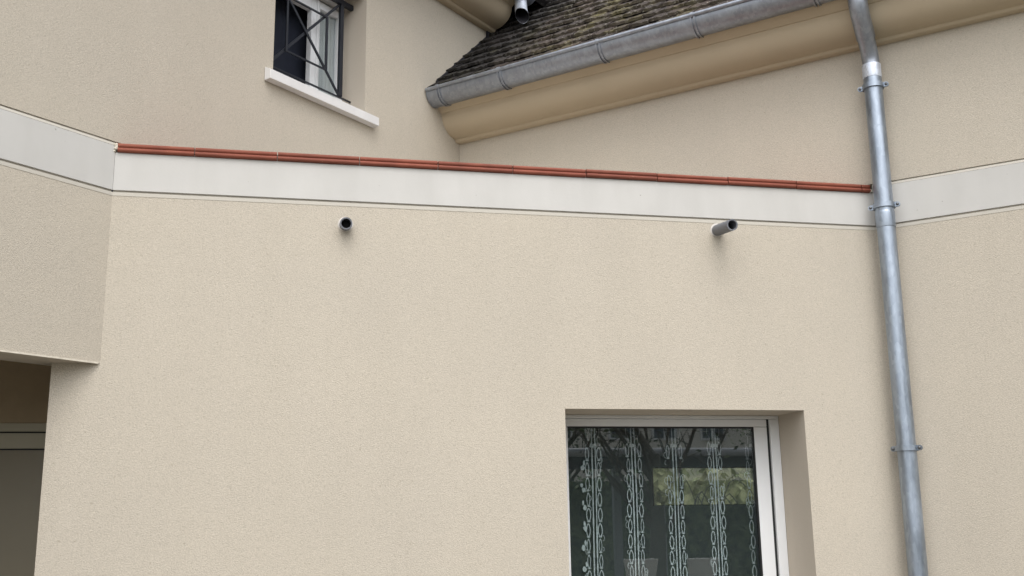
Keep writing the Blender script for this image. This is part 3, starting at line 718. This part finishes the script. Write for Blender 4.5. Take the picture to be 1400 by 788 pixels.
# ------------------------------------------------------------------ porch door
pdr = thing('glazed_door', 'glazed door deep in the porch at far left, white frame darkened in colour for shade', 'door', FW(-1.4, PD-0.1, -EYE))
m = MB()
for a, b, z0, z1 in ((-2.40, -0.253, 0.586, 0.639), (-2.40, -2.34, -EYE, 0.5855), (-0.312, -0.253, -EYE, 0.5855)): m.box(FW, a, b, PD-0.09, PD-0.03, z0, z1)
m.build('frame', M_porchframe, pdr)
m = MB(); m.box(FW, -2.339, -0.313, PD-0.08, PD-0.05, 0.576, 0.5855); m.build('gap', M_black, pdr)
m = MB()
for a, b, z0, z1 in ((-2.339, -0.313, 0.478, 0.5755), (-2.339, -2.27, -EYE+.02, 0.4775), (-0.352, -0.313, -EYE+.02, 0.4775)): m.box(FW, a, b, PD-0.085, PD-0.045, z0, z1)
sd_ = m.build('sash', M_porchframe, pdr)
m = MB(); m.box(FW, -2.269, -0.353, PD-0.075, PD-0.06, 0.468, 0.4775); m.build('gasket', M_black, sd_)
m = MB(); m.box(FW, -2.269, -0.353, PD-0.072, PD-0.066, -EYE+.02, 0.4675); m.build('pane', plain('grey_blind_glass', (0.235, 0.205, 0.14), 0.4, 0.03, spec=0.5), sd_)

# ------------------------------------------------------------------ the garden behind the viewer (seen in the panes)
def leaves(m, c, rad, n, size, rng, flat=1.0):
    for _ in range(n):
        while True:
            v = Vector((rng.uniform(-1, 1), rng.uniform(-1, 1), rng.uniform(-1, 1)))
            if v.length <= 1 and v.length > 0.25: break
        p = c+Vector((v.x*rad[0], v.y*rad[1], v.z*rad[2]))
        a = Vector((rng.gauss(0, 1), rng.gauss(0, 1), rng.gauss(0, 1))).normalized(); b = a.cross(Vector((rng.gauss(0, 1), rng.gauss(0, 1), rng.gauss(0, 1)))).normalized()
        s = size*rng.uniform(0.6, 1.3)
        m.quad([p-a*s, p+b*s*0.5, p+a*s, p-b*s*0.5])
def hedge(name, label, F, s0, s1, o, depth, z1, mt, n, seed, size=0.07):
    rng = random.Random(seed); m = MB(); m.box(F, s0, s1, o-depth/2+0.12, o+depth/2-0.12, -EYE, z1-0.15)
    for _ in range(n):
        s = rng.uniform(s0, s1); z = rng.uniform(-EYE, z1+rng.uniform(-0.1, 0.12))
        oo = o+depth/2*(rng.choice((-1, 1)) if rng.random() < 0.8 else rng.uniform(-1, 1))*rng.uniform(0.8, 1.05)
        p = F(s, oo, z); a = Vector((rng.gauss(0, 1), rng.gauss(0, 1), rng.gauss(0, 1))).normalized(); b = a.cross(Vector((rng.gauss(0, 1), rng.gauss(0, 1), rng.gauss(0, 1)))).normalized()
        k = size*rng.uniform(0.6, 1.4); m.quad([p-a*k, p+b*k*0.5, p+a*k, p-b*k*0.5])
    o_ = m.build(name, mt, origin=F((s0+s1)/2, o, -EYE)); return tag(o_, label, 'hedge')
hedge('hedge', 'yellow-green hedge behind the house, seen through the far window', FW, 3.5, 12.0, -8.6, 1.2, 1.3, M_leaf_yel, 6000, 3, 0.10)
hedge('hedge', 'dark green garden hedge mirrored in the lower window', FW, -4, 20, 13.5, 1.4, 0.80, M_leaf_dark, 9000, 4, 0.10)
# carport mirrored near the top of the pane
cp = thing('carport', 'low carport roof with pale gutter, mirrored near the top of the window', 'carport', FW(8, 10.8, -EYE))
m = MB(); m.box(FW, 5.2, 12.2, 9.6, 12.4, 0.93, 1.06); m.box(FW, 5.2, 12.2, 9.62, 9.70, 0.74, 0.929); m.build('roof', M_slate, cp)
m = MB(); m.tube([FW(5.2, 9.53, 1.0), FW(12.2, 9.53, 1.0)], 0.07, 12); m.build('gutter', plain('pale_gutter_paint', (0.45, 0.47, 0.50), 0.5), cp, smooth=True)
for s in (5.4, 7.05, 9.9, 12.0):
    for oo in (9.85, 12.2): m = MB(); m.box(FW, s-0.07, s+0.07, oo-0.07, oo+0.07, -EYE, 0.929); m.build('post', M_post, cp)
# house opposite
oh = thing('house', 'pale house opposite with grey windows, mirrored dimly in the window glass', 'house', FW(12, 28, -EYE))
m = MB(); m.box(FW, 7.6, 15.5, 24, 32, -EYE, 4.6); m.build('wall', M_house, oh)
m = MB(); m.extrude(FW, [(23.4, 4.601), (32.6, 4.601), (28, 7.8)], 7.2, 15.9); m.build('roof', M_slate, oh)
for s in (9.0, 11.0, 12.4, 14.0):
    for z0, z1 in ((2.25, 3.55), (-0.6, 0.8)):
        m = MB()
        for a, b, c, d in ((s-0.42, s+0.42, z1-0.07, z1), (s-0.42, s+0.42, z0, z0+0.07), (s-0.42, s-0.35, z0+0.07, z1-0.07), (s+0.35, s+0.42, z0+0.07, z1-0.07), (s-0.03, s+0.03, z0+0.07, z1-0.07)): m.box(FW, a, b, 23.93, 23.998, c, d)
        w = m.build('window', M_white, oh)
        m = MB(); m.box(FW, s-0.35, s+0.35, 23.955, 23.997, z0+0.07, z1-0.07); m.build('pane', M_shut, w)
def tree(label, s, o, h, seed, leaf, dense):
    rng = random.Random(seed); F = FW; b = F(s, o, -EYE)
    t = thing('tree', label, 'tree', b); m = MB(); ends = []
    m.tube([b, b+Vector((0.05, 0.03, h*0.3)), b+Vector((0.0, 0.1, h*0.55))], [0.16, 0.12, 0.09], 10)
    for k in range(16):
        a = rng.uniform(0, 6.28); z0 = h*rng.uniform(0.25, 0.55); l = h*rng.uniform(0.2, 0.45)
        p0 = b+Vector((0.03, 0.05, z0)); p1 = p0+Vector((math.cos(a)*l*0.45, math.sin(a)*l*0.45, l*0.5)); p2 = p1+Vector((math.cos(a)*l*0.3, math.sin(a)*l*0.3, l*0.5))
        m.tube([p0, p1, p2], [0.05, 0.03, 0.012], 6); ends += [p1, p2]
        for _ in range(5):
            q = p1.lerp(p2, rng.random()); e = q+Vector((rng.uniform(-.5, .5), rng.uniform(-.5, .5), rng.uniform(0, .7))); m.tube([q, e], [0.014, 0.005], 5, (False, False))
            ends.append(e)
    m.build('trunk', M_bark, t, smooth=True)
    m = MB()
    for e in ends: leaves(m, e, (0.5, 0.5, 0.4), dense, 0.05, rng)
    m.build('crown', leaf, t)
tree('sparse garden tree with bare branches, mirrored at the upper left of the pane', 6.2, 14.6, 5.6, 11, M_leaf_mid, 10)
tree('thin garden tree before the opposite house, mirrored in mid pane', 6.6, 8.9, 4.6, 12, M_leaf_mid, 3)
tree('dense dark garden tree mirrored at the upper right of the pane', 14.2, 17.5, 6.5, 13, M_leaf_dark, 60)
# two garden chairs
def chair(s, o, rot, label):
    c = FW(s, o, -EYE); t = thing('garden_chair', label, 'chair', c, 'white garden chairs mirrored in the window')
    F2 = Frame((c.x, c.y), (math.cos(rot), math.sin(rot)))
    def bx(name, prof, a, b): m = MB(); m.extrude(F2, [(o_, z-EYE) for o_, z in prof], a, b); return m.build(name, M_chair, t, bevel=0.008)
    bx('seat', [(-0.24, 0.40), (0.24, 0.43), (0.24, 0.46), (-0.24, 0.43)], -0.25, 0.25)
    m = MB(); m.extrude(F2, [(-0.24, 0.44-EYE), (-0.20, 0.44-EYE), (-0.32, 0.98-EYE), (-0.35, 0.98-EYE)], -0.24, 0.24)
    ax = F2(0, 0, 0)
    for q, v in enumerate(m.v):
        k = 0.66+0.40*(v.z-0.44)/0.54; d = (v-ax).dot(F2.u); m.v[q] = v+F2.u*(d*k-d)
    m.build('backrest', M_chair, t, bevel=0.02)
    for sx in (-0.25, 0.22):
        for oo in (-0.22, 0.19): bx('leg', [(oo, 0), (oo+0.035, 0), (oo+0.035, 0.40), (oo, 0.40)], sx, sx+0.03)
        bx('armrest', [(-0.25, 0.62), (0.22, 0.64), (0.22, 0.665), (-0.25, 0.645)], sx-0.01, sx+0.045)
ang = math.atan2(FW.u.y, FW.u.x)
chair(6.1, 8.2, ang+0.25, 'white garden chair mirrored low in the window, the left one of two')
chair(6.85, 8.0, ang-0.1, 'white garden chair mirrored low in the window, the right one of two')

# arching bare shrub outside the far window
sh = thing('shrub', 'bare arching shrub outside the far window, dark against the hedge', 'shrub', FW(6.0, -6.6, -EYE))
m = MB(); rng = random.Random(21)
for k in range(9):
    x0 = 5.75+0.05*k; dx = rng.uniform(0.3, 1.0); h = rng.uniform(1.85, 2.15); oo = -6.6+rng.uniform(-.15, .15)
    m.tube([FW(x0+dx*t, oo-0.2*t, -EYE+h*(1-(1-min(1, t*1.6))**2)-0.55*max(0, t-0.5)**1.5*2) for t in [j/10 for j in range(11)]], [0.012*(1-0.7*j/10) for j in range(11)], 6)
m.build('stem', M_wood, sh, smooth=True)
